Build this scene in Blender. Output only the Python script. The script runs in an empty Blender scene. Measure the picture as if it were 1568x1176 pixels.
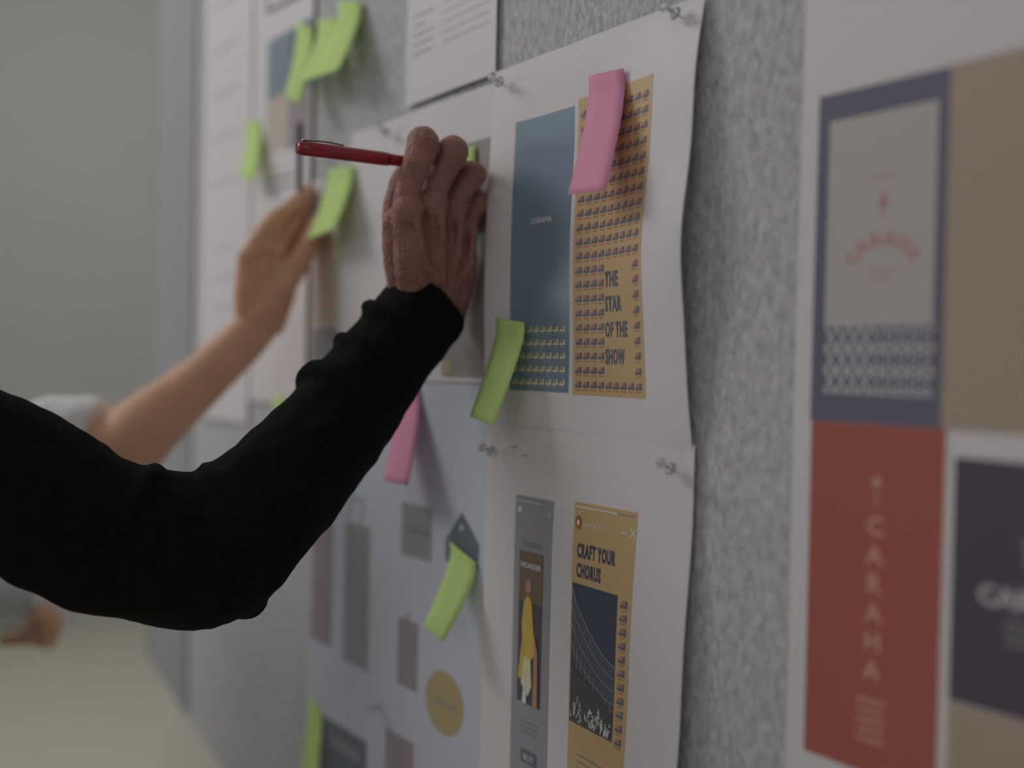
import bpy, bmesh, math, random
from mathutils import Vector, Matrix, noise
random.seed(4)
scene=bpy.context.scene
scene.view_settings.view_transform='Standard'
scene.view_settings.look='None'
COL=scene.collection
K=.5
# ------------------------------------------------------------------ materials
def lin(c):
    c/=255.0
    return c/12.92 if c<=.04045 else ((c+.055)/1.055)**2.4
def alb(r,g,b): return tuple(min(.92,lin(c)/K) for c in (r,g,b))+(1,)
def mat(name,rgb,rough=.6,spec=.3,var=.06,scale=60,bump=0,bscale=400,raw=False,metal=0,coat=0,trans=0,stretch=None,sss=0,crease=0):
    m=bpy.data.materials.new(name);m.use_nodes=True
    nt=m.node_tree;b=nt.nodes['Principled BSDF']
    c=rgb+(1,) if raw else alb(*rgb)
    tc=nt.nodes.new('ShaderNodeTexCoord');src=tc.outputs['Object']
    if stretch:
        mp=nt.nodes.new('ShaderNodeMapping');mp.inputs['Scale'].default_value=stretch
        nt.links.new(src,mp.inputs[0]);src=mp.outputs[0]
    n=nt.nodes.new('ShaderNodeTexNoise');n.inputs['Scale'].default_value=scale;n.inputs['Detail'].default_value=4
    nt.links.new(src,n.inputs['Vector'])
    mx=nt.nodes.new('ShaderNodeMix');mx.data_type='RGBA'
    mx.inputs[6].default_value=tuple(x*(1-var) for x in c[:3])+(1,)
    mx.inputs[7].default_value=tuple(min(1,x*(1+var)) for x in c[:3])+(1,)
    nt.links.new(n.outputs['Fac'],mx.inputs[0]);nt.links.new(mx.outputs[2],b.inputs['Base Color'])
    b.inputs['Roughness'].default_value=rough;b.inputs['Specular IOR Level'].default_value=spec
    b.inputs['Metallic'].default_value=metal;b.inputs['Coat Weight'].default_value=coat
    b.inputs['Coat Roughness'].default_value=.25
    b.inputs['Transmission Weight'].default_value=trans
    if sss:
        b.inputs['Subsurface Weight'].default_value=sss
        b.inputs['Subsurface Radius'].default_value=(.008,.003,.002);b.inputs['Subsurface Scale'].default_value=1
    if bump:
        n2=nt.nodes.new('ShaderNodeTexNoise');n2.inputs['Scale'].default_value=bscale;n2.inputs['Detail'].default_value=5
        nt.links.new(src,n2.inputs['Vector'])
        bp=nt.nodes.new('ShaderNodeBump');bp.inputs['Strength'].default_value=bump;bp.inputs['Distance'].default_value=.002
        nt.links.new(n2.outputs['Fac'],bp.inputs['Height']);nt.links.new(bp.outputs[0],b.inputs['Normal'])
        if crease:
            mp=nt.nodes.new('ShaderNodeMapping');mp.inputs['Scale'].default_value=(.7,.7,1.8);nt.links.new(src,mp.inputs[0])
            vo=nt.nodes.new('ShaderNodeTexVoronoi');vo.feature='DISTANCE_TO_EDGE';vo.inputs['Scale'].default_value=230
            nt.links.new(mp.outputs[0],vo.inputs['Vector'])
            b2=nt.nodes.new('ShaderNodeBump');b2.inputs['Strength'].default_value=crease;b2.inputs['Distance'].default_value=.0015
            nt.links.new(vo.outputs['Distance'],b2.inputs['Height']);nt.links.new(bp.outputs[0],b2.inputs['Normal']);nt.links.new(b2.outputs[0],b.inputs['Normal'])
    return m
def felt_mat():
    m=bpy.data.materials.new('grey_felt');m.use_nodes=True
    nt=m.node_tree;b=nt.nodes['Principled BSDF'];L=nt.links.new
    tc=nt.nodes.new('ShaderNodeTexCoord')
    mp=nt.nodes.new('ShaderNodeMapping');mp.inputs['Scale'].default_value=(1,1,.42);L(tc.outputs['Object'],mp.inputs[0])
    n=nt.nodes.new('ShaderNodeTexNoise');n.inputs['Scale'].default_value=220;n.inputs['Detail'].default_value=6;n.inputs['Roughness'].default_value=.72;n.inputs['Distortion'].default_value=.5
    L(mp.outputs[0],n.inputs['Vector'])
    r=nt.nodes.new('ShaderNodeValToRGB');e=r.color_ramp.elements
    e[0].position=.30;e[0].color=alb(120,120,121);e[1].position=.70;e[1].color=alb(174,174,174)
    L(n.outputs['Fac'],r.inputs[0])
    n2=nt.nodes.new('ShaderNodeTexNoise');n2.inputs['Scale'].default_value=900;n2.inputs['Detail'].default_value=3;L(mp.outputs[0],n2.inputs['Vector'])
    mx=nt.nodes.new('ShaderNodeMix');mx.data_type='RGBA';mx.blend_type='OVERLAY';mx.inputs[0].default_value=.2
    L(r.outputs[0],mx.inputs[6]);L(n2.outputs['Fac'],mx.inputs[7]);L(mx.outputs[2],b.inputs['Base Color'])
    b.inputs['Roughness'].default_value=.95;b.inputs['Specular IOR Level'].default_value=.1
    bp=nt.nodes.new('ShaderNodeBump');bp.inputs['Strength'].default_value=.2;bp.inputs['Distance'].default_value=.001
    L(n.outputs['Fac'],bp.inputs['Height']);L(bp.outputs[0],b.inputs['Normal'])
    return m
M={}
M['felt']=felt_mat()
def pm(n,c,**k):
    d=dict(rough=.42,spec=.35,var=.02,scale=300,bump=.05,bscale=700);d.update(k);M[n]=mat('print_'+n,c,**d)
pm('paper',(176,171,172),rough=.5)
pm('paperbluelit',(160,163,174),rough=.5)  # paper with the bluish window light put into its colour
pm('blue',(98,114,129),rough=.3,spec=.6)
pm('yellow',(162,138,102));pm('navy',(60,65,80));pm('chairred',(154,102,94));pm('chairblue',(84,88,106))
pm('cream',(184,174,142));pm('white',(188,186,185));pm('ink',(114,114,117));pm('inkdark',(84,84,86));pm('textblue',(78,86,98));pm('faint',(150,148,152))
pm('greyph',(126,124,129));pm('phdark',(72,70,72));pm('skinp',(150,114,94));pm('yelp',(176,146,74));pm('brownp',(102,86,74))
pm('purple',(88,87,103));pm('inner',(155,148,146));pm('tan',(144,128,114));pm('red',(140,78,70));pm('dpurple',(72,64,75))
pm('logored',(158,116,114));pm('redtext',(168,124,115));pm('pattern',(158,154,158));pm('gold',(146,131,98))
pm('mauve',(126,115,120));pm('bag',(124,123,124));pm('slate',(86,94,102));pm('greybrown',(122,116,114));pm('tanimg',(158,146,134));pm('steel',(102,113,124))
M['green']=mat('sticky_green',(158,200,112),rough=.7,spec=.15,var=.03,scale=40)
M['pink']=mat('sticky_pink',(253,122,146),rough=.7,spec=.15,var=.03,scale=40)
M['skin1']=mat('skin_brown',(124,88,81),rough=.5,spec=.35,var=.36,scale=60,bump=.8,bscale=300,sss=.04,crease=.55)
M['skin2']=mat('skin_light',(174,136,113),rough=.5,spec=.35,var=.16,scale=40,bump=.25,bscale=400,sss=.06)
M['nail']=mat('fingernail',(170,130,120),rough=.3,spec=.5)
M['black']=mat('black_knit',(.008,.0085,.010),rough=.9,spec=.12,var=.3,scale=120,raw=True,bump=.4,bscale=900)
M['shirt']=mat('white_cotton',(190,188,188),rough=.85,spec=.1,bump=.3,bscale=300)
M['jeans']=mat('dark_denim',(50,56,70),rough=.9,bump=.4,bscale=900)
M['shoe']=mat('shoe_leather',(40,38,38),rough=.5)
M['hair']=mat('dark_hair',(40,32,28),rough=.5,bump=.8,bscale=200,stretch=(1,1,.1))
M['eye']=mat('eye_white',(200,200,200),rough=.2);M['iris']=mat('iris',(50,36,28),rough=.2);M['lip']=mat('lips',(150,85,80),rough=.5)
M['penred']=mat('pen_red',(.36,.016,.024),rough=.28,spec=.5,raw=True,coat=.3)
M['metal']=mat('silver_metal',(.6,.6,.6),rough=.25,raw=True,metal=1)
M['clear']=mat('clear_plastic',(.92,.93,.95),rough=.08,spec=.6,var=0,raw=True,trans=.85)
M['dark']=mat('dark_barrel',(50,52,58),rough=.4)
M['wall']=mat('grey_paint',(150,149,146),rough=.9,spec=.1,var=.03,scale=3,bump=.05,bscale=100)
M['lowwall']=mat('cream_paint',(168,165,154),rough=.8,spec=.1,var=.02,scale=3)
M['floor']=mat('cream_floor',(168,165,153),rough=.7,spec=.2,var=.05,scale=6)
M['ceil']=mat('ceiling_paint',(200,200,198),rough=.9,spec=.1)
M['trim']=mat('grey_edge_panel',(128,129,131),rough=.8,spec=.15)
# ------------------------------------------------------------------ helpers
def obj(name,verts,faces,mats,idx=None,smooth=False,parent=None):
    me=bpy.data.meshes.new(name);me.from_pydata(verts,[],faces)
    for m in mats: me.materials.append(m)
    if idx: me.polygons.foreach_set('material_index',idx)
    if smooth: me.polygons.foreach_set('use_smooth',[True]*len(me.polygons))
    me.update()
    o=bpy.data.objects.new(name,me);COL.objects.link(o)
    if parent: o.parent=parent
    return o
def empty(name,loc=(0,0,0)):
    o=bpy.data.objects.new(name,None);o.empty_display_size=.05;COL.objects.link(o);return o
def box(name,x0,x1,y0,y1,z0,z1,m,bev=0,parent=None):
    bm=bmesh.new();bmesh.ops.create_cube(bm,size=1)
    for v in bm.verts: v.co=Vector(((x0+x1)/2+v.co.x*(x1-x0),(y0+y1)/2+v.co.y*(y1-y0),(z0+z1)/2+v.co.z*(z1-z0)))
    if bev: bmesh.ops.bevel(bm,geom=bm.edges[:],offset=bev,segments=2,affect='EDGES')
    me=bpy.data.meshes.new(name);bm.to_mesh(me);bm.free();me.materials.append(m)
    o=bpy.data.objects.new(name,me);COL.objects.link(o)
    if parent:o.parent=parent
    return o
def slab(name,pts,y0,y1,m):
    n=len(pts);v=[(x,y0,z) for x,z in pts]+[(x,y1,z) for x,z in pts]
    return obj(name,v,[tuple(range(n))]+[tuple(range(2*n-1,n-1,-1))]+[(i,i+n,(i+1)%n+n,(i+1)%n) for i in range(n)],[m])
def cr(p,t):
    n=len(p)-1;i=min(int(t*n),n-1);u=t*n-i
    g=lambda k:p[max(0,min(n,k))]
    a,b,c,d=g(i-1),g(i),g(i+1),g(i+2)
    return .5*((2*b)+(-a+c)*u+(2*a-5*b+4*c-d)*u*u+(-a+3*b-3*c+d)*u**3)
def tube(pts,rad,side=None,seg=16,step=5,cap=True,wr=None,flat=(False,False)):
    """tapered tube; rad entries r or (a,b) with a along side. returns verts,faces"""
    P=[Vector(p) for p in pts];R=[Vector((r,r) if not isinstance(r,tuple) else r) for r in rad]
    n=(len(P)-1)*step;V=[];Fc=[];rings=[]
    C=[cr(P,i/n) for i in range(n+1)]
    prev=None
    fr=[]
    for i in range(n+1):
        T=(C[min(i+1,n)]-C[max(i-1,0)]).normalized()
        s=Vector(side) if side else (prev if prev else (Vector((0,0,1)) if abs(T.z)<.8 else Vector((1,0,0))))
        s=(s-T*s.dot(T)).normalized();b=T.cross(s).normalized()
        prev=s;rr=cr([r.to_3d() for r in R],i/n);fr.append((C[i],T,s,b,max(rr.x,.0005),max(rr.y,.0005),i/n))
    seq=[]
    if cap and not flat[0]:
        c,T,s,b,ra,rb,t=fr[0]
        for k in (75,50,25):
            a=math.radians(k);seq.append((c-T*math.sin(a)*min(ra,rb),T,s,b,ra*math.cos(a),rb*math.cos(a),t))
    seq+=fr
    if cap and not flat[1]:
        c,T,s,b,ra,rb,t=fr[-1]
        for k in (25,50,75):
            a=math.radians(k);seq.append((c+T*math.sin(a)*min(ra,rb),T,s,b,ra*math.cos(a),rb*math.cos(a),t))
    for (c,T,s,b,ra,rb,t) in seq:
        for j in range(seg):
            a=2*math.pi*j/seg;w=1
            if wr: w=1+wr(t,a)
            V.append(c+s*math.cos(a)*ra*w+b*math.sin(a)*rb*w)
    m=len(seq)
    for i in range(m-1):
        for j in range(seg):
            k=(j+1)%seg;Fc.append((i*seg+j,i*seg+k,(i+1)*seg+k,(i+1)*seg+j))
    Fc.append(tuple(range(seg))[::-1]);Fc.append(tuple((m-1)*seg+j for j in range(seg)))
    return V,Fc
def ball(c,r,seg=16):
    r=r if isinstance(r,tuple) else (r,r,r);V=[];F=[];n=seg//2
    for i in range(n+1):
        th=math.pi*i/n*.998+.001
        for j in range(seg):
            ph=2*math.pi*j/seg;V.append(Vector(c)+Vector((r[0]*math.sin(th)*math.cos(ph),r[1]*math.sin(th)*math.sin(ph),r[2]*math.cos(th))))
    for i in range(n):
        for j in range(seg):
            k=(j+1)%seg;F.append((i*seg+j,(i+1)*seg+j,(i+1)*seg+k,i*seg+k))
    F.append(tuple(range(seg)));F.append(tuple(n*seg+j for j in range(seg))[::-1])
    return V,F
def fuse(name,parts,m,voxel=.002,smooth=4,parent=None,disp=None,sub=0):
    V=[];F=[]
    for v,f in parts:
        o=len(V);V+=v;F+=[tuple(i+o for i in q) for q in f]
    ob=obj(name,V,F,[m],smooth=True,parent=parent)
    bm=bmesh.new();bm.from_mesh(ob.data);bmesh.ops.recalc_face_normals(bm,faces=bm.faces);bm.to_mesh(ob.data);bm.free()
    r=ob.modifiers.new('fuse','REMESH');r.mode='VOXEL';r.voxel_size=voxel;r.use_smooth_shade=True
    s=ob.modifiers.new('smooth','SMOOTH');s.factor=.5;s.iterations=smooth
    for (ty,sc,st) in (disp or []):
        tx=bpy.data.textures.new(name+'_tex',ty);tx.noise_scale=sc
        d=ob.modifiers.new('wrinkle','DISPLACE');d.texture=tx;d.texture_coords='LOCAL';d.strength=st;d.mid_level=.5
    return ob
# printed flat sheets -------------------------------------------------------
class Sheet:
    def __init__(s,name,surf): s.n=name;s.f=surf;s.V=[];s.F=[];s.I=[];s.m=[]
    def mi(s,k):
        if k not in s.m: s.m.append(k)
        return s.m.index(k)
    def vy(s,x,z,l): return (x,-(s.f(x,z)+l*.00025),z)
    def rect(s,x0,x1,z0,z1,k,l=0,step=.012):
        nx=max(1,int(abs(x1-x0)/step));nz=max(1,int(abs(z1-z0)/step));o=len(s.V);mi=s.mi(k)
        for j in range(nz+1):
            for i in range(nx+1):
                s.V.append(s.vy(x0+(x1-x0)*i/nx,z0+(z1-z0)*j/nz,l))
        for j in range(nz):
            for i in range(nx):
                a=o+j*(nx+1)+i;s.F.append((a,a+1,a+nx+2,a+nx+1));s.I.append(mi)
    def poly(s,pts,k,l=1):
        o=len(s.V);s.V+=[s.vy(x,z,l) for x,z in pts];s.F.append(tuple(range(o,o+len(pts))));s.I.append(s.mi(k))
    def line(s,a,b,w,k,l=2):
        a=Vector(a);b=Vector(b);n=(b-a).normalized();n=Vector((-n.y,n.x))*w/2
        s.poly([a-n,b-n,b+n,a+n],k,l)
    def text(s,t,x,z,size,k,l=2,align='LEFT',bold=.0,width=None,rot=0,sp=1.0):
        cu=bpy.data.curves.new('t','FONT');cu.body=t;cu.size=1;cu.align_x=align;cu.offset=bold;cu.resolution_u=2;cu.space_character=sp
        to=bpy.data.objects.new('t',cu);COL.objects.link(to)
        dg=bpy.context.evaluated_depsgraph_get();me=bpy.data.meshes.new_from_object(to.evaluated_get(dg))
        xs=[v.co.x for v in me.vertices];sx=size
        if width and xs: sx=width/(max(xs)-min(xs))
        o=len(s.V);mi=s.mi(k);cr_,sr=math.cos(rot),math.sin(rot)
        for v in me.vertices:
            px,pz=v.co.x*sx,v.co.y*size;s.V.append(s.vy(x+px*cr_-pz*sr,z+px*sr+pz*cr_,l))
        for p in me.polygons: s.F.append(tuple(o+i for i in p.vertices));s.I.append(mi)
        bpy.data.objects.remove(to);bpy.data.meshes.remove(me)
    def chair(s,x,z,w,kb,ks,l=2):
        s.poly([(x+w*.72,z+w*.3),(x+w,z+w*.3),(x+w,z+w),(x+w*.72,z+w)],kb,l)
        s.poly([(x,z+w*.3),(x+w*.72,z+w*.3),(x+w*.72,z+w*.55),(x,z+w*.55)],kb,l)
        s.poly([(x+w*.05,z+w*.62),(x+w*.6,z+w*.62),(x+w*.6,z+w*.95),(x+w*.3,z+w*.95)],ks,l)
        s.poly([(x+w*.1,z),(x+w*.9,z),(x+w*.9,z+w*.12),(x+w*.1,z+w*.12)],ks,l)
    def done(s): return obj(s.n,s.V,s.F,[M[k] for k in s.m],s.I,smooth=True)
def ss(a,b,x):
    t=max(0,min(1,(x-a)/(b-a)));return t*t*(3-2*t)
# ------------------------------------------------------------------ room
slab('wall_felt_panel',[(-1.6,.975),(-1.29,.90),(-.9,.81),(1.4,.81),(1.4,3.35),(-1.6,3.35)],0,.02,M['felt'])
slab('felt_end_strip',[(-1.6,.975),(-1.43,.934),(-1.43,3.35),(-1.6,3.35)],-.0035,-.0002,M['trim'])  # plain darker grey strip laid over the felt's left end
box('wall_front',-1.60,1.4,.0205,.14,0,3.38,M['lowwall'])
box('trim_1',-1.612,-1.601,-.004,.145,.975,3.35,M['trim'],.002)
box('wall_left',-5.3,-5.2,-4,3.5,0,3.4,M['wall'])
box('wall_back',-5.2,1.4,3.5,3.6,0,3.4,M['wall'])
box('floor',-5.3,1.6,-4,3.6,-.1,0,M['floor'])
box('ceiling',-5.3,1.6,-4,3.6,3.4,3.5,M['ceil'])
box('baseboard_left',-5.2,-5.185,-4,3.5,0,.09,M['lowwall'],.003)
# ------------------------------------------------------------------ sheets
def f1(x,z):
    e=ss(-.565,-.455,x);l=1-ss(-.69,-.63,x)
    return .0034+.015*e*max(0,math.sin(math.pi*(z-1.384)/.311))*(1+.10*math.sin(z*50))+.0065*l*max(0,math.sin(math.pi*(z-1.375)/.315))+.0012*math.sin(z*33+x*9)*ss(-.69,-.60,x)*(1-ss(1.62,1.70,z))+.0008
S=Sheet('pinned_poster_sheet',f1)
S.rect(-.69,-.455,1.392,1.700,'paper',0,.005)
S.rect(-.658,-.586,1.431,1.6515,'blue',1,.005)
S.rect(-.581,-.497,1.430,1.6555,'yellow',1,.005)
S.text('CARAHA',-.6215,1.5655,.0065,'white',2,'CENTER',.02)
S.rect(-.626,-.617,1.560,1.561,'ink',2)
for r in range(5):
    for c in range(8):
        S.chair(-.655+c*.0083,1.4345+r*.0105,.0064,'cream','tan')
for r in range(20):
    for c in range(9):
        x=-.578+c*.0088;z=1.4335+r*.0108
        if -.548<x<-.508 and 1.443<z<1.528: continue
        S.chair(x,z,.0070,'chairblue','chairred')
for t,z,w in (('THE',1.5105,.017),('STAR',1.4925,.021),('OF THE',1.4738,.0275),('SHOW',1.454,.0235)):
    S.text(t,-.543,z,.0150,'textblue',2,'LEFT',.04,width=w,sp=1.12)
S.done()
def f3(x,z):
    e=ss(-.58,-.453,x)
    return .0050+.015*e*(1-ss(1.12,1.37,z))*(1+.25*math.sin(z*30))+.003*math.sin(math.pi*(x+.69)/.237)*ss(1.39,1.30,z)
S=Sheet('pinned_poster_sheet',f3)
S.rect(-.69,-.453,1.05,1.401,'paper',0,.005)
S.rect(-.645,-.596,1.09,1.346,'greyph',1)
S.rect(-.637,-.606,1.180,1.302,'phdark',2)
S.rect(-.637,-.606,1.262,1.302,'brownp',3)
S.text('CHORUS',-.6215,1.306,.0065,'ink',2,'CENTER',.03);S.text('WONDER',-.6215,1.289,.006,'white',4,'CENTER',.02)
S.poly([(-.630,1.218),(-.6315,1.245),(-.629,1.262),(-.624,1.268),(-.619,1.262),(-.616,1.24),(-.611,1.222),(-.619,1.216)],'yelp',4)
S.poly([(-.631,1.195),(-.630,1.218),(-.619,1.216),(-.617,1.195),(-.622,1.186)],'cream',4);S.poly([(-.635,1.200),(-.630,1.232),(-.627,1.23),(-.631,1.198)],'yelp',5)
S.poly([(-.6235+.0045*math.cos(a*.7),1.2745+.006*math.sin(a*.7)) for a in range(9)],'skinp',5)
S.poly([(-.629,1.18),(-.626,1.205),(-.623,1.18)],'white',5);S.poly([(-.615,1.18),(-.609,1.18),(-.610,1.225),(-.614,1.235)],'skinp',5)
S.rect(-.643,-.612,1.3415,1.3422,'white',2);S.text('x',-.602,1.333,.007,'white',2);S.rect(-.641,-.637,1.332,1.337,'white',2)
for i in range(3): S.rect(-.632,-.609,1.164-i*.004,1.1655-i*.004,'ink',2)
S.rect(-.630,-.609,1.132,1.143,'slate',2);S.text('BUY',-.6195,1.1345,.007,'white',3,'CENTER')
S.rect(-.571,-.504,1.09,1.349,'yellow',1)
S.rect(-.569,-.524,1.3453,1.3463,'white',2);S.rect(-.524,-.506,1.3453,1.3461,'ink',2)
S.poly([(-.5655+.0038*math.cos(a*.6283),1.334+.0052*math.sin(a*.6283)) for a in range(10)],'red',2)
S.poly([(-.5655+.0018*math.cos(a*.6283),1.334+.0024*math.sin(a*.6283)) for a in range(10)],'cream',3)
S.text('caraha 1h',-.5595,1.332,.0055,'white',2);S.text('X',-.510,1.3305,.0095,'white',2);S.text('...',-.5185,1.3325,.009,'white',2,bold=.03)
S.text('CRAFT YOUR',-.5655,1.3085,.0142,'navy',2,'LEFT',.04,width=.0425,sp=1.12);S.text('CHORUS',-.5655,1.2935,.0142,'navy',2,'LEFT',.04,width=.0275,sp=1.12)
S.rect(-.5695,-.5185,1.183,1.288,'navy',2)
S.poly([(-.5695,1.225),(-.5185,1.205),(-.5185,1.183),(-.5695,1.183)],'phdark',2.5)
for i in range(15):
    prevp=(-.5693,1.284-i*.0034)
    for k in range(1,11):
        q=k/10;x=-.5693+.0505*q;z=1.284-i*.0034-(.058-.0012*i)*q**.75+.010*q**3
        if z>1.203: S.line(prevp,(x,z),.0006,'faint' if i%4==0 else 'ink',3)
        prevp=(x,z)
for i in range(9): S.line((-.562+i*.005,1.240-i*.0042),(-.562+i*.005,1.203),.0005,'greyph',3)
random.seed(9)
for i in range(60):
    x=-.568+random.random()*.047;z=1.184+random.random()*.015*(.4+.6*abs(math.sin(x*120)));h=.002+random.random()*.005
    S.line((x,z),(x+.0003,z+h),.0007,'white',5)
    S.line((x,z+h*.5),(x+.0018,z+h*.4),.0007,'faint',5)
for r in range(11): S.chair(-.5155,1.180+r*.0098,.0076,'chairblue','chairred')
for i in range(3): S.rect(-.560,-.522,1.160-i*.005,1.1610-i*.005,'ink',2)
S.rect(-.640,-.632,1.378,1.3788,'ink',2);S.rect(-.655,-.646,1.384,1.3848,'ink',2)
S.done()
def f2(x,z): return .0018+.0008*math.sin(x*30)
S=Sheet('pinned_poster_sheet',f2)
S.rect(-1.045,-.70,1.435,1.655,'paper',0);S.rect(-.952,-.69,1.60,1.693,'paper',.5)
S.rect(-.765,-.694,1.440,1.6475,'greybrown',1)
S.rect(-.766,-.752,1.443,1.455,'gold',2)
S.rect(-1.040,-.970,1.492,1.588,'tanimg',1);S.rect(-1.038,-.972,1.445,1.489,'ink',1)
S.rect(-.86,-.79,1.46,1.60,'inner',1)
S.done()
def f4(x,z): return .0012+.0008*math.sin(x*26+z*9)+.0012
S=Sheet('pinned_poster_sheet',f4)
S.rect(-1.032,-.67,.93,1.434,'paperbluelit',0)
S.rect(-1.026,-.976,1.140,1.275,'mauve',1)
S.rect(-.948,-.893,1.134,1.282,'bag',1)
for a in (-.941,-.912): S.line((a,1.28),(a+.004,1.308),.003,'bag',1)
S.line((-.938,1.308),(-.908,1.308),.003,'bag',1)
S.rect(-.831,-.778,1.267,1.317,'bag',1);S.text('CARAHA',-.805,1.289,.012,'ink',2,'CENTER')
S.poly([(-.754,1.272),(-.703,1.272),(-.701,1.295),(-.729,1.320),(-.755,1.292)],'slate',1)
S.poly([(-.729+.003*math.cos(a),1.306+.003*math.sin(a)) for a in range(6)],'paperbluelit',2)
S.rect(-.833,-.797,1.140,1.205,'mauve',1);S.line((-.818,1.205),(-.812,1.213),.003,'mauve',1)
S.poly([(-.751+.031*math.cos(a*.2618),1.143+.029*math.sin(a*.2618)) for a in range(24)],'gold',1)
S.text('CARAHA',-.751,1.139,.010,'greyph',2,'CENTER')
S.rect(-.995,-.893,.95,1.062,'slate',1);S.text('CARAHA',-.944,1.035,.018,'faint',2,'CENTER')
S.rect(-.855,-.80,.95,1.09,'mauve',1)
S.done()
def fd(x,z): return .0045+.0006*math.sin(x*40)
S=Sheet('pinned_document_page',fd)
S.rect(-.838,-.690,1.699,2.0,'paper',0)
for c,(a,b) in enumerate(((-.826,-.79),(-.775,-.70))):
    for i in range(12 if c else 5):
        S.rect(a,b-(.015 if i%4==3 else 0),1.745+i*.009,1.7464+i*.009,'faint' if c else 'ink',1)
S.done()
def fl(x,z): return .0045+.001*math.sin(x*20+z*7)
S=Sheet('pinned_poster_sheet',fl)
S.rect(-1.21,-1.045,1.40,2.05,'paper',.5);S.rect(-1.385,-1.215,1.37,2.1,'paper',0)
S.rect(-1.165,-1.105,1.77,1.842,'steel',1.5);S.rect(-1.105,-1.047,1.765,1.842,'slate',1.5)
S.rect(-1.165,-1.108,1.705,1.77,'tanimg',1.5);S.rect(-1.105,-1.050,1.70,1.765,'mauve',1.5)
for i in range(2): S.rect(-1.17,-1.085,1.668-i*.012,1.672-i*.012,'ink',1.5)
for i in range(5): S.rect(-1.36,-1.27,1.93-i*.06,1.934-i*.06,'faint',1)
for i in range(4): S.rect(-1.34,-1.26,1.60-i*.04,1.603-i*.04,'faint',1)
S.line((-1.17,1.93),(-1.17,1.88),.006,'inkdark',2);S.line((-1.17,1.88),(-1.06,1.875),.006,'inkdark',2);S.line((-1.06,1.93),(-1.06,1.875),.006,'inkdark',2)
S.done()
def f5(x,z): return .003+.0015*(1-ss(-.375,-.33,x))*(.6+.4*math.sin(z*14))
S=Sheet('pinned_poster_sheet',f5)
S.rect(-.375,-.06,1.02,1.86,'paper',0)
S.rect(-.363,-.282,1.4225,1.613,'purple',1);S.rect(-.355,-.288,1.4775,1.597,'inner',2)
for i,ch in enumerate('CARAHA'):
    a=math.radians(150-i*24);S.text(ch,-.3195+.018*math.cos(a),1.5065+.016*math.sin(a),.0110,'logored',3,'CENTER',.03,rot=a-math.pi/2)
S.text('T',-.3195,1.5375,.012,'logored',3,'CENTER');S.poly([(-.3195+.0025*math.cos(a*.785),1.548+.0035*math.sin(a*.785)) for a in range(8)],'logored',3)
S.rect(-.327,-.312,1.5605,1.5612,'logored',3);S.rect(-.328,-.311,1.5085,1.5095,'logored',3);S.rect(-.326,-.313,1.503,1.504,'logored',3)
nx=9
for r in range(3):
    z0=1.4395+r*.0126
    for i in range(nx):
        x=-.354+i*.067/nx;w=.067/nx
        S.line((x,z0),(x+w,z0+.0126),.0018,'pattern',3);S.line((x,z0+.0126),(x+w,z0),.0018,'pattern',3)
    S.rect(-.354,-.287,z0-.0007,z0+.0007,'pattern',3.3)
S.rect(-.282,-.12,1.422,1.6135,'tan',1);S.text('CARAHA',-.20,1.51,.02,'inner',2,'CENTER')
S.rect(-.362,-.279,1.226,1.4222,'red',1)
S.poly([(-.3185+.003*math.cos(a*.785),1.3895+.004*math.sin(a*.785)) for a in range(8)],'redtext',2);S.rect(-.3192,-.3178,1.377,1.388,'redtext',2)
for i,ch in enumerate('CARAHA'):
    S.text(ch,-.3185,1.3605-i*.0162,.0150,'redtext',2,'CENTER',.03)
for i in range(5): S.rect(-.3275+.001*(i%2),-.309-.001*(i%2),1.266-i*.0055,1.2682-i*.0055,'redtext',2)
S.rect(-.2735,-.12,1.281,1.408,'dpurple',1);S.text('CARAHA',-.231,1.335,.014,'pattern',2,'CENTER',.03);S.text('T',-.235,1.357,.018,'ink',2,'CENTER')
for i in range(3): S.rect(-.245,-.225,1.327-i*.005,1.329-i*.005,'ink',2)
S.rect(-.2735,-.12,1.10,1.280,'tan',1)
S.done()
# ------------------------------------------------------------------ sticky notes
def note(TL,TR,BL,BR,lift,key,base=.006,twist=0,pw=1.25):
    n=14;w=4;V=[];F=[]
    for j in range(n+1):
        t=j/n
        for i in range(w+1):
            s=i/w
            tx=TL[0]+(TR[0]-TL[0])*s;tz=TL[1]+(TR[1]-TL[1])*s
            bx=BL[0]+(BR[0]-BL[0])*s;bz=BL[1]+(BR[1]-BL[1])*s
            e=max(0,(t-.12)/.88)
            y=base+.0004*math.sin(s*3.14)+lift*e**pw+twist*(s-.5)*e
            V.append((tx+(bx-tx)*t,-y,tz+(bz-tz)*t))
    for j in range(n):
        for i in range(w):
            a=j*(w+1)+i;F.append((a,a+w+1,a+w+2,a+1))
    o=obj('sticky_note',V,F,[M[key]],smooth=True)
    sd=o.modifiers.new('thick','SOLIDIFY');sd.thickness=.0002
note((-.565,1.669),(-.527,1.666),(-.555,1.576),(-.510,1.573),.028,'pink',.0085,.004)
note((-.670,1.491),(-.631,1.486),(-.653,1.41),(-.626,1.404),.034,'green',.0130,-.004,1.15)
note((-.845,1.43),(-.805,1.43),(-.815,1.341),(-.77,1.341),.03,'pink',.004)
note((-.744,1.292),(-.702,1.280),(-.722,1.226),(-.696,1.218),.038,'green',.005,-.004)
note((-1.03,1.075),(-.995,1.068),(-.99,.98),(-.955,.975),.03,'green',.004)
note((-1.085,1.845),(-1.04,1.828),(-1.042,1.747),(-1.003,1.727),.03,'green',.008)
note((-.98,1.84),(-.93,1.827),(-.965,1.748),(-.907,1.743),.035,'green',.006)
note((-1.035,1.835),(-.985,1.825),(-1.01,1.755),(-.965,1.75),.03,'green',.004)
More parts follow.
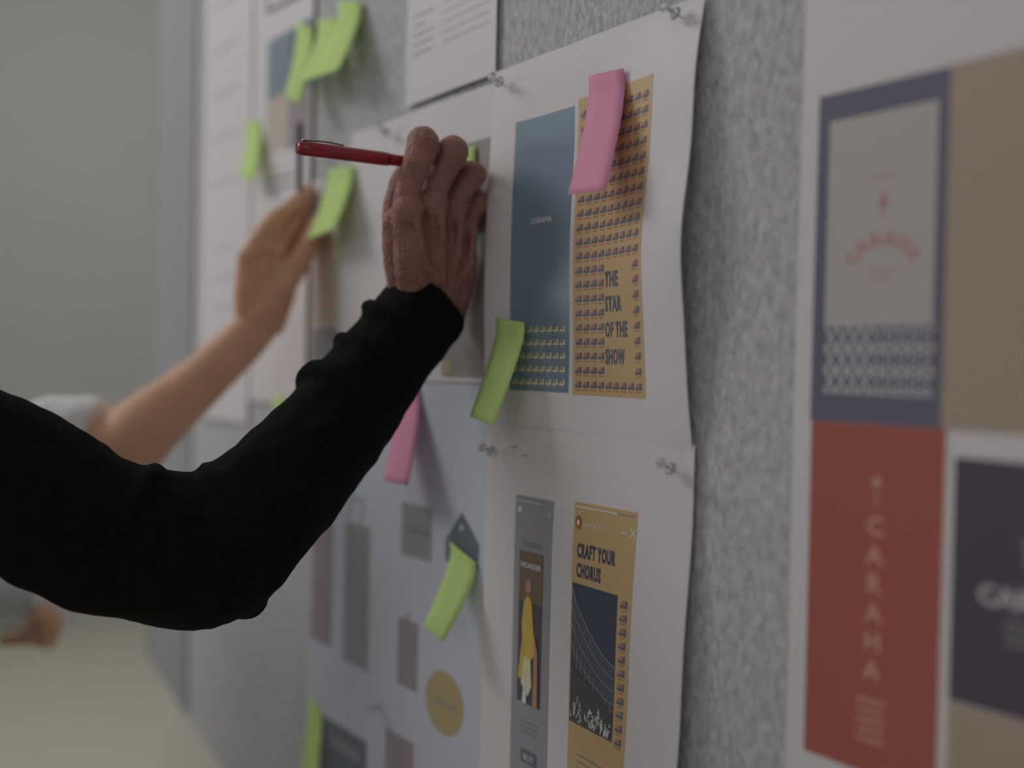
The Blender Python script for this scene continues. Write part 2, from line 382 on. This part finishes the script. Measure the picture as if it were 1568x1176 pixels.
note((-1.235,1.756),(-1.185,1.75),(-1.188,1.676),(-1.14,1.665),.025,'green',.0065)
note((-1.0,1.662),(-.94,1.658),(-.992,1.581),(-.925,1.587),.028,'green',.005)
note((-1.13,1.41),(-1.095,1.408),(-1.12,1.35),(-1.085,1.348),.01,'green',.0065)
note((-.750,1.645),(-.718,1.642),(-.745,1.575),(-.713,1.572),.004,'green',.004)
# ------------------------------------------------------------------ push pins
def pin(x,z,s,tilt=(.25,.35)):
    prof=[(.0055,0),(.0058,.0012),(.0048,.0022),(.0026,.0032),(.0022,.006),(.0028,.0088),(.0046,.0098),(.0048,.0112),(.0042,.0122),(.0001,.0124)]
    seg=20;V=[];F=[];I=[]
    D=Vector((tilt[0],-1,tilt[1])).normalized();A=Vector((1,0,0));A=(A-D*A.dot(D)).normalized();B=D.cross(A)
    O=Vector((x,-s-.005,z))
    for r,h in [(.0001,0)]+prof:
        for j in range(seg):
            a=2*math.pi*j/seg;V.append(O+D*h+A*r*.8*math.cos(a)+B*r*.8*math.sin(a))
    for i in range(len(prof)):
        for j in range(seg): F.append((i*seg+j,i*seg+(j+1)%seg,(i+1)*seg+(j+1)%seg,(i+1)*seg+j));I.append(0)
    v,f=tube([O-D*.009,O-D*.003,O+D*.008],[.0003,.0006,.0006],seg=8,step=2)
    o=len(V);V+=v;F+=[tuple(k+o for k in q) for q in f];I+=[1]*len(f)
    obj('push_pin',V,F,[M['clear'],M['metal']],I,smooth=True)
pin(-.474,1.690,.006,(-.1,.3));pin(-.674,1.687,.006,(.3,.2));pin(-.674,1.3795,.007,(.2,.3));pin(-.468,1.384,.007,(.1,.4));pin(-.865,1.679,.004);pin(-.862,1.107,.004)
# ------------------------------------------------------------------ people
P1=empty('person_in_black_sweater');P2=empty('person_in_white_shirt')
def finger(pts,r): return tube(pts,r,seg=16,step=6)
# right hand of person 1, gripping the pen
W1=Vector((-.719,-.042,1.503))
mc=[Vector((-.687,-.091,1.571)),Vector((-.687,-.068,1.579)),Vector((-.694,-.045,1.576)),Vector((-.702,-.026,1.565))]
ws=[Vector((0,-.020,0)),Vector((0,-.007,0)),Vector((0,.006,0)),Vector((0,.017,0))]
parts=[]
for i in range(4):
    st=W1+ws[i];parts.append(tube([st+Vector((-.004,-.006,-.02)),st,(st+mc[i])/2+Vector((.003,0,0)),mc[i]],[.016,.0155,.0150,.0120]))
    st2=st+Vector((-.012,0,0));parts.append(tube([st2,(st2+mc[i])/2+Vector((-.010,0,0)),mc[i]+Vector((-.014,0,-.006))],[.014,.0145,.012]))
    parts.append(ball(mc[i]+Vector((.006,-.0015,.001)),(.0125,.0122,.0120,.0108)[i]))
F1=[[mc[0],(-.684,-.089,1.597),(-.679,-.081,1.6245),(-.699,-.073,1.632),(-.714,-.068,1.617)],
    [mc[1],(-.684,-.062,1.601),(-.679,-.0525,1.6235),(-.701,-.044,1.626),(-.717,-.036,1.611)],
    [mc[2],(-.691,-.037,1.595),(-.688,-.0265,1.610),(-.711,-.021,1.609),(-.722,-.019,1.596)],
    [mc[3],(-.699,-.020,1.580),(-.699,-.0135,1.590),(-.719,-.014,1.585),(-.725,-.0145,1.574)]]
R1=[[.0122,.0105,.0128,.0100,.0085],[.0122,.0105,.0128,.0102,.0086],[.0116,.0100,.0118,.0096,.0082],[.0106,.0092,.0104,.0086,.0074]]
for p,r in zip(F1,R1): parts.append(finger(p,r))
for i in range(3):
    a=(mc[i]+mc[i+1])/2;parts.append(tube([a+Vector((-.009,0,-.012)),a+Vector((-.010,.001,.006))],[.0115,.007],seg=12))
parts.append(finger([W1+Vector((-.008,-.016,.012)),(-.731,-.064,1.548),(-.736,-.071,1.575),(-.728,-.071,1.600),(-.716,-.070,1.614)],[.018,.017,.0125,.0115,.0095]))
parts.append(tube([(-.7235,-.095,1.438),(-.723,-.070,1.470),W1+Vector((0,0,.01))],[(.024,.024),(.028,.023),(.030,.022)],side=(0,1,.3)))
# extensor tendons and raised veins
for i in range(4):
    parts.append(tube([W1+ws[i]*.5+Vector((.020,0,.012)),(W1+ws[i]+mc[i])/2+Vector((.0195,0,.004)),mc[i]+Vector((.0155,0,-.003))],[.0022,.0032,.0036],seg=10))
parts.append(tube([W1+Vector((.018,.012,.01)),W1+Vector((.0275,.004,.035)),W1+Vector((.0325,-.014,.052)),W1+Vector((.038,-.018,.070))],[.0018,.0026,.0024,.0014],seg=10))
parts.append(tube([W1+Vector((.018,-.012,.008)),W1+Vector((.0265,-.022,.03)),W1+Vector((.032,-.030,.05))],[.0016,.0024,.0014],seg=10))
# skin folds over the bent finger joints
for i in range(3):
    for k in (-.0035,0,.0035):
        c=Vector(F1[i][2]);parts.append(tube([c+Vector((.0118,-.006,k+.001)),c+Vector((.0134,-.0005,k)),c+Vector((.0118,.005,k-.001))],[.0006,.0011,.0006],seg=8,step=3))
fuse('right_hand',parts,M['skin1'],.0010,1,P1,[('CLOUDS',.011,.0018),('CLOUDS',.004,.0006)])
for c,nr in ((Vector((-.7085,-.0755,1.618)),(.0035,.003,.005)),):
    v,f=ball(c,nr,10);obj('thumb_nail',v,f,[M['nail']],smooth=True,parent=P1)
# sweater
def wr1(t,a):
    p=Vector((t*9,math.cos(a)*1.1,math.sin(a)*1.1))
    return .055*noise.noise(p*1.3)+.04*noise.noise(p*3)
arm=[(-.835,-.470,1.385),(-.815,-.430,1.384),(-.773,-.366,1.360),(-.755,-.318,1.331),(-.737,-.270,1.310),(-.723,-.228,1.304),(-.718,-.187,1.345),(-.721,-.129,1.405),(-.724,-.083,1.457),(-.7245,-.044,1.504)]
ar=[.070,.068,.060,.056,.0535,.0490,.0470,.0430,.0385,.0375]
body=[tube(arm,ar,seg=40,step=10,wr=wr1,flat=(False,True))]
body.append(tube([(-.728,-.238,1.288),(-.720,-.218,1.280),(-.716,-.208,1.274)],[.034,.028,.018],seg=20))
body.append(tube([(-.748,-.266,1.334),(-.735,-.230,1.329),(-.724,-.190,1.354)],[.034,.039,.038],seg=20))
folds=[((-.722,-.158,1.366),(0,.6,.8),.0460,.006),((-.722,-.122,1.412),(0,.7,.72),.0435,.0085),((-.723,-.098,1.441),(0,.65,.76),.0395,.006),((-.724,-.070,1.473),(0,.7,.72),.038,.007),((-.748,-.295,1.320),(.3,.85,-.4),.0545,.007),((-.728,-.195,1.337),(.1,.5,.8),.049,.005)]
for c,ax,r,tr in folds:
    ax=Vector(ax).normalized();s=Vector((1,0,0));s=(s-ax*s.dot(ax)).normalized();b=ax.cross(s)
    arc=[Vector(c)+(s*math.cos(q)+b*math.sin(q))*(r-.006*abs(i/13-.5)**2*4)+ax*.006*math.sin(q*1.7+c[2]*60) for i,q in enumerate([math.radians(d) for d in range(-200,61,20)])]
    body.append(tube(arc,[tr*(.1+.9*math.sin(math.pi*i/(len(arc)-1))) for i in range(len(arc))],seg=10,step=2))
c1=Vector((-.97,-.57,0));ac=(.8,.6,0)
def cz(c,z,dx=0,dy=0): return (c.x+dx,c.y+dy,z)
body.append(tube([cz(c1,1.45),cz(c1,1.40),cz(c1,1.27),cz(c1,1.12),cz(c1,1.0),cz(c1,.90)],[(.075,.07),(.165,.095),(.178,.118),(.160,.112),(.165,.118),(.17,.12)],side=ac,seg=32))
body.append(tube([(-1.11,-.675,1.385),(-1.15,-.70,1.23),(-1.17,-.70,1.10),(-1.16,-.62,.97),(-1.15,-.56,.90)],[.065,.055,.05,.042,.038],seg=24))
fuse('sweater',body,M['black'],.003,2,P1,[('CLOUDS',.035,.006)])
def person_rest(Pn,c,ac,fc,skin,top,lefth,hip=.9,curl=1):
    ac=Vector(ac).normalized();fc=Vector(fc).normalized()
    for sgn,nm in ((-1,'left'),(1,'right')):
        h=c+ac*.09*sgn
        fuse('trouser_leg_'+nm,[tube([h+Vector((0,0,hip+.02)),h+Vector((0,0,.5)),h+Vector((0,0,.09))],[.098,.065,.05],seg=20)],M['jeans'],.008,3,Pn)
        fuse('shoe_'+nm,[tube([h-fc*.03+Vector((0,0,.045)),h+fc*.08+Vector((0,0,.04)),h+fc*.17+Vector((0,0,.032))],[(.038,.042),(.044,.036),(.035,.028)],side=ac,seg=16)],M['shoe'],.005,3,Pn)
    hd=c+fc*.03+Vector((0,0,top-.115))
    up=Vector((0,0,1))
    q=lambda a,f,u: hd+ac*a+fc*f+up*u
    hp=[tube([q(0,-.03,-.20),q(0,-.01,-.10),q(0,0,-.04)],[.058,.052,.055],seg=20),
        tube([q(0,.02,-.095),q(0,.012,-.05),q(0,0,0),q(0,-.008,.05),q(0,-.01,.08)],[(.035,.04),(.058,.07),(.07,.088),(.066,.086),(.04,.055)],side=tuple(ac),seg=24),
        tube([q(0,.088,.01),q(0,.108,-.022),q(0,.098,-.03)],[.007,.012,.010],seg=12)]
    for s in (-1,1):
        hp.append(tube([q(.074*s,-.01,.02),q(.082*s,-.018,.005),q(.074*s,-.012,-.025)],[.010,.012,.008],seg=10))
        hp.append(tube([q(.012*s,.086,.028),q(.045*s,.076,.026)],[.007,.006],seg=10))
    fuse('head',hp,skin,.003,5,Pn)
    fuse('lips',[tube([q(-.022,.084,-.056),q(0,.092,-.055),q(.022,.084,-.056)],[.003,.006,.003],seg=10)],M['lip'],.0015,2,Pn)
    for s in (-1,1):
        v,f=ball(q(.03*s,.072,.008),.0125);obj('eyeball',v,f,[M['eye']],smooth=True,parent=Pn)
        v,f=ball(q(.03*s,.0815,.008),.0055);obj('iris',v,f,[M['iris']],smooth=True,parent=Pn)
    hr=[tube([q(0,-.035,-.06),q(0,-.03,0),q(0,-.018,.055),q(0,-.012,.088)],[(.062,.055),(.078,.078),(.075,.088),(.045,.062)],side=tuple(ac),seg=24)]
    fuse('hair',hr,M['hair'],.004,3,Pn)
    w=Vector(lefth[0]);d=Vector(lefth[1]).normalized();sd=Vector(lefth[2]);sd=(sd-d*sd.dot(d)).normalized();nn=d.cross(sd)
    hh=[tube([w-d*.04,w,w+d*.04,w+d*.08],[(.024,.019),(.027,.018),(.036,.014),(.038,.011)],side=tuple(sd),seg=20)]
    for i,(o,l) in enumerate(((-.029,.066),(-.010,.075),(.010,.070),(.028,.054))):
        b=w+d*.08+sd*o;hh.append(finger([b-d*.02,b,b+d*l*.45/curl**.3+nn*.008*curl,b+d*l*.75/curl**.6+nn*.022*curl,b+d*l*.9/curl+nn*.036*curl],[.009,.0095,.0088,.008,.007]))
    b=w+d*.02-sd*.026;hh.append(finger([b,b+d*.025-sd*.02+nn*.006,b+d*.05-sd*.028+nn*.014,b+d*.072-sd*.026+nn*.022],[.013,.012,.0105,.008]))
    fuse('left_hand',hh,skin,.002,4,Pn)
person_rest(P1,c1,ac,(-.6,.8,0),M['skin1'],1.72,((-1.145,-.55,.885),(.05,.5,-.8),(.9,.1,0)))
# person 2
arm2=[(-1.055,-.080,1.475),(-1.068,-.123,1.423),(-1.078,-.165,1.384),(-1.086,-.200,1.352),(-1.12,-.245,1.345)]
h=[]
W2=Vector((-1.046,-.059,1.492))
m2=[Vector((-1.040,-.078,1.564)),Vector((-1.037,-.060,1.574)),Vector((-1.036,-.044,1.572)),Vector((-1.038,-.029,1.562))]
for i in range(4):
    st=W2+Vector((0,(-.015,-.005,.005,.014)[i],0));h.append(tube([st,(st+m2[i])/2,m2[i]],[.014,.0150,.0115]))
    h.append(ball(m2[i]+Vector((.005,-.002,0)),.0105))
tips=[[(-1.029,-.056,1.604),(-1.030,-.026,1.624),(-1.037,-.010,1.636)],[(-1.030,-.040,1.614),(-1.031,-.020,1.634),(-1.040,-.008,1.645)],[(-1.036,-.026,1.606),(-1.038,-.014,1.622),(-1.044,-.008,1.632)],[(-1.040,-.018,1.590),(-1.042,-.012,1.602),(-1.046,-.008,1.612)]]
for i in range(4): h.append(finger([m2[i]]+tips[i],[.0105,.0088,.0080,.0068]))
h.append(finger([W2+Vector((.008,-.006,.01)),(-1.022,-.040,1.540),(-1.008,-.024,1.575),(-1.008,-.012,1.603)],[.016,.014,.011,.009]))
h.append(tube([W2+Vector((0,0,.012)),(-1.050,-.072,1.478)]+arm2[1:],[(.026,.022),(.025,.021),(.029,.027),(.036,.034),(.040,.039),(.042,.042)],side=(0,1,0),seg=24))
fuse('right_arm',h,M['skin2'],.0018,2,P2,[('CLOUDS',.015,.0012)])
c2=Vector((-1.46,-.50,0))
sh=[tube([(-1.30,-.46,1.275),(-1.22,-.36,1.295),(-1.15,-.28,1.338),(-1.116,-.242,1.362),(-1.098,-.218,1.360)],[.066,.062,.054,.049,.046],seg=36,step=8,wr=lambda t,a:.10*noise.noise(Vector((t*12,math.cos(a),math.sin(a)))),flat=(False,True)),
    tube([cz(c2,1.35),cz(c2,1.31),cz(c2,1.18),cz(c2,1.03),cz(c2,.93),cz(c2,.84)],[(.07,.065),(.150,.09),(.160,.112),(.138,.10),(.15,.11),(.16,.115)],side=(.98,.17,0),seg=32),
    tube([(-1.60,-.50,1.29),(-1.62,-.47,1.16),(-1.57,-.41,1.09),(-1.42,-.31,1.155),(-1.258,-.214,1.170)],[.06,.052,.048,.048,.043],seg=28,step=8,wr=lambda t,a:.08*noise.noise(Vector((t*12+5,math.cos(a),math.sin(a)))),flat=(False,True))]
fuse('shirt',sh,M['shirt'],.004,3,P2,[('CLOUDS',.04,.007)])
person_rest(P2,c2,(.98,.17,0),(-.17,.98,0),M['skin2'],1.60,((-1.272,-.226,1.132),(-.9,.26,-.14),(0,0,-1)),hip=.82,curl=1.6)
note((-1.37,1.145),(-1.33,1.15),(-1.367,1.105),(-1.327,1.11),.0,'green',.262)
# ------------------------------------------------------------------ pens
pe=empty('red_pen')
tip=Vector((-.704,-.004,1.618));back=Vector((-.699,-.177,1.6115));L=(back-tip).length;D=(back-tip)/L
v,f=tube([tip+D*x for x in (0,.006,.014,.016,.06,.10,.1005,L)],[.0006,.0012,.0035,.0044,.0046,.0046,.0054,.0052],seg=24,step=3,flat=(True,True))
obj('barrel',v,f,[M['penred']],smooth=True,parent=pe)
s=Vector((0,0,1));q=D.cross(s).normalized();u2=q.cross(D).normalized()
if u2.z<0:u2=-u2
v,f=tube([back-D*.002+u2*.0062,back-D*.02+u2*.0072,back-D*.036+u2*.0064],[(.0022,.0009),(.0022,.0008),(.0018,.0008)],side=tuple(q),seg=12);obj('clip',v,f,[M['metal']],smooth=True,parent=pe)
v,f=tube([back-D*.001,back+D*.002],[.0053,.0048],seg=20,flat=(True,True));obj('end_cap',v,f,[M['penred']],smooth=True,parent=pe)
pn=empty('dark_pencil')
v,f=tube([(-1.034,-.022,1.615),(-1.030,-.024,1.66),(-1.028,-.026,1.715)],[.0034,.0034,.0034],seg=16,flat=(True,True));obj('shaft',v,f,[M['dark']],smooth=True,parent=pn)
v,f=tube([(-1.034,-.022,1.615),(-1.036,-.021,1.600)],[.0034,.0005],seg=16);obj('point',v,f,[M['tanimg']],smooth=True,parent=pn)
# ------------------------------------------------------------------ lights
def area(name,loc,target,sx,sy,P,c):
    l=bpy.data.lights.new(name,'AREA');l.shape='RECTANGLE';l.size=sx;l.size_y=sy;l.energy=P;l.color=c
    o=bpy.data.objects.new(name,l);COL.objects.link(o);o.location=loc
    o.rotation_euler=(Vector(target)-Vector(loc)).to_track_quat('-Z','Y').to_euler();return o
area('ceiling_light',(-2.3,-1.4,2.9),(-1.0,-.2,1.3),1.1,.7,13.5,(1,.985,.965))
area('window_light',(-4.6,-2.9,1.9),(-.8,0,1.4),1.6,1.2,15,(.86,.93,1))
area('room_light',(.6,-2.6,2.3),(-.6,0,1.3),1.6,1.2,4.2,(1,.96,.95))
area('left_wall_fill',(-3.3,.9,3.3),(-5.2,1.2,.9),1.4,.6,13,(1,1,1))  # unseen fill, added to brighten the left wall
w=bpy.data.worlds.new('World');scene.world=w;w.use_nodes=True
w.node_tree.nodes['Background'].inputs[0].default_value=(.96,.98,1,1);w.node_tree.nodes['Background'].inputs[1].default_value=.135
# ------------------------------------------------------------------ camera
cam=bpy.data.cameras.new('camera');co=bpy.data.objects.new('camera',cam);COL.objects.link(co)
a=math.radians(37.13);p=math.atan(26/1524);r=.022
Fh=Vector((-math.cos(a),math.sin(a),0));Rh=Vector((math.sin(a),math.cos(a),0));U=Vector((0,0,1))
Fw=Fh*math.cos(p)-U*math.sin(p);Up=U*math.cos(p)+Fh*math.sin(p)
R=Rh*math.cos(r)+Up*math.sin(r);UP=Up*math.cos(r)-Rh*math.sin(r)
m=Matrix((R,UP,-Fw)).transposed().to_4x4();m.translation=Vector((0,-.5015,1.45));co.matrix_world=m
cam.sensor_width=36;cam.lens=36*1524/1568;cam.clip_start=.02
cam.dof.use_dof=True;cam.dof.focus_distance=.74;cam.dof.aperture_fstop=1.55
scene.camera=co
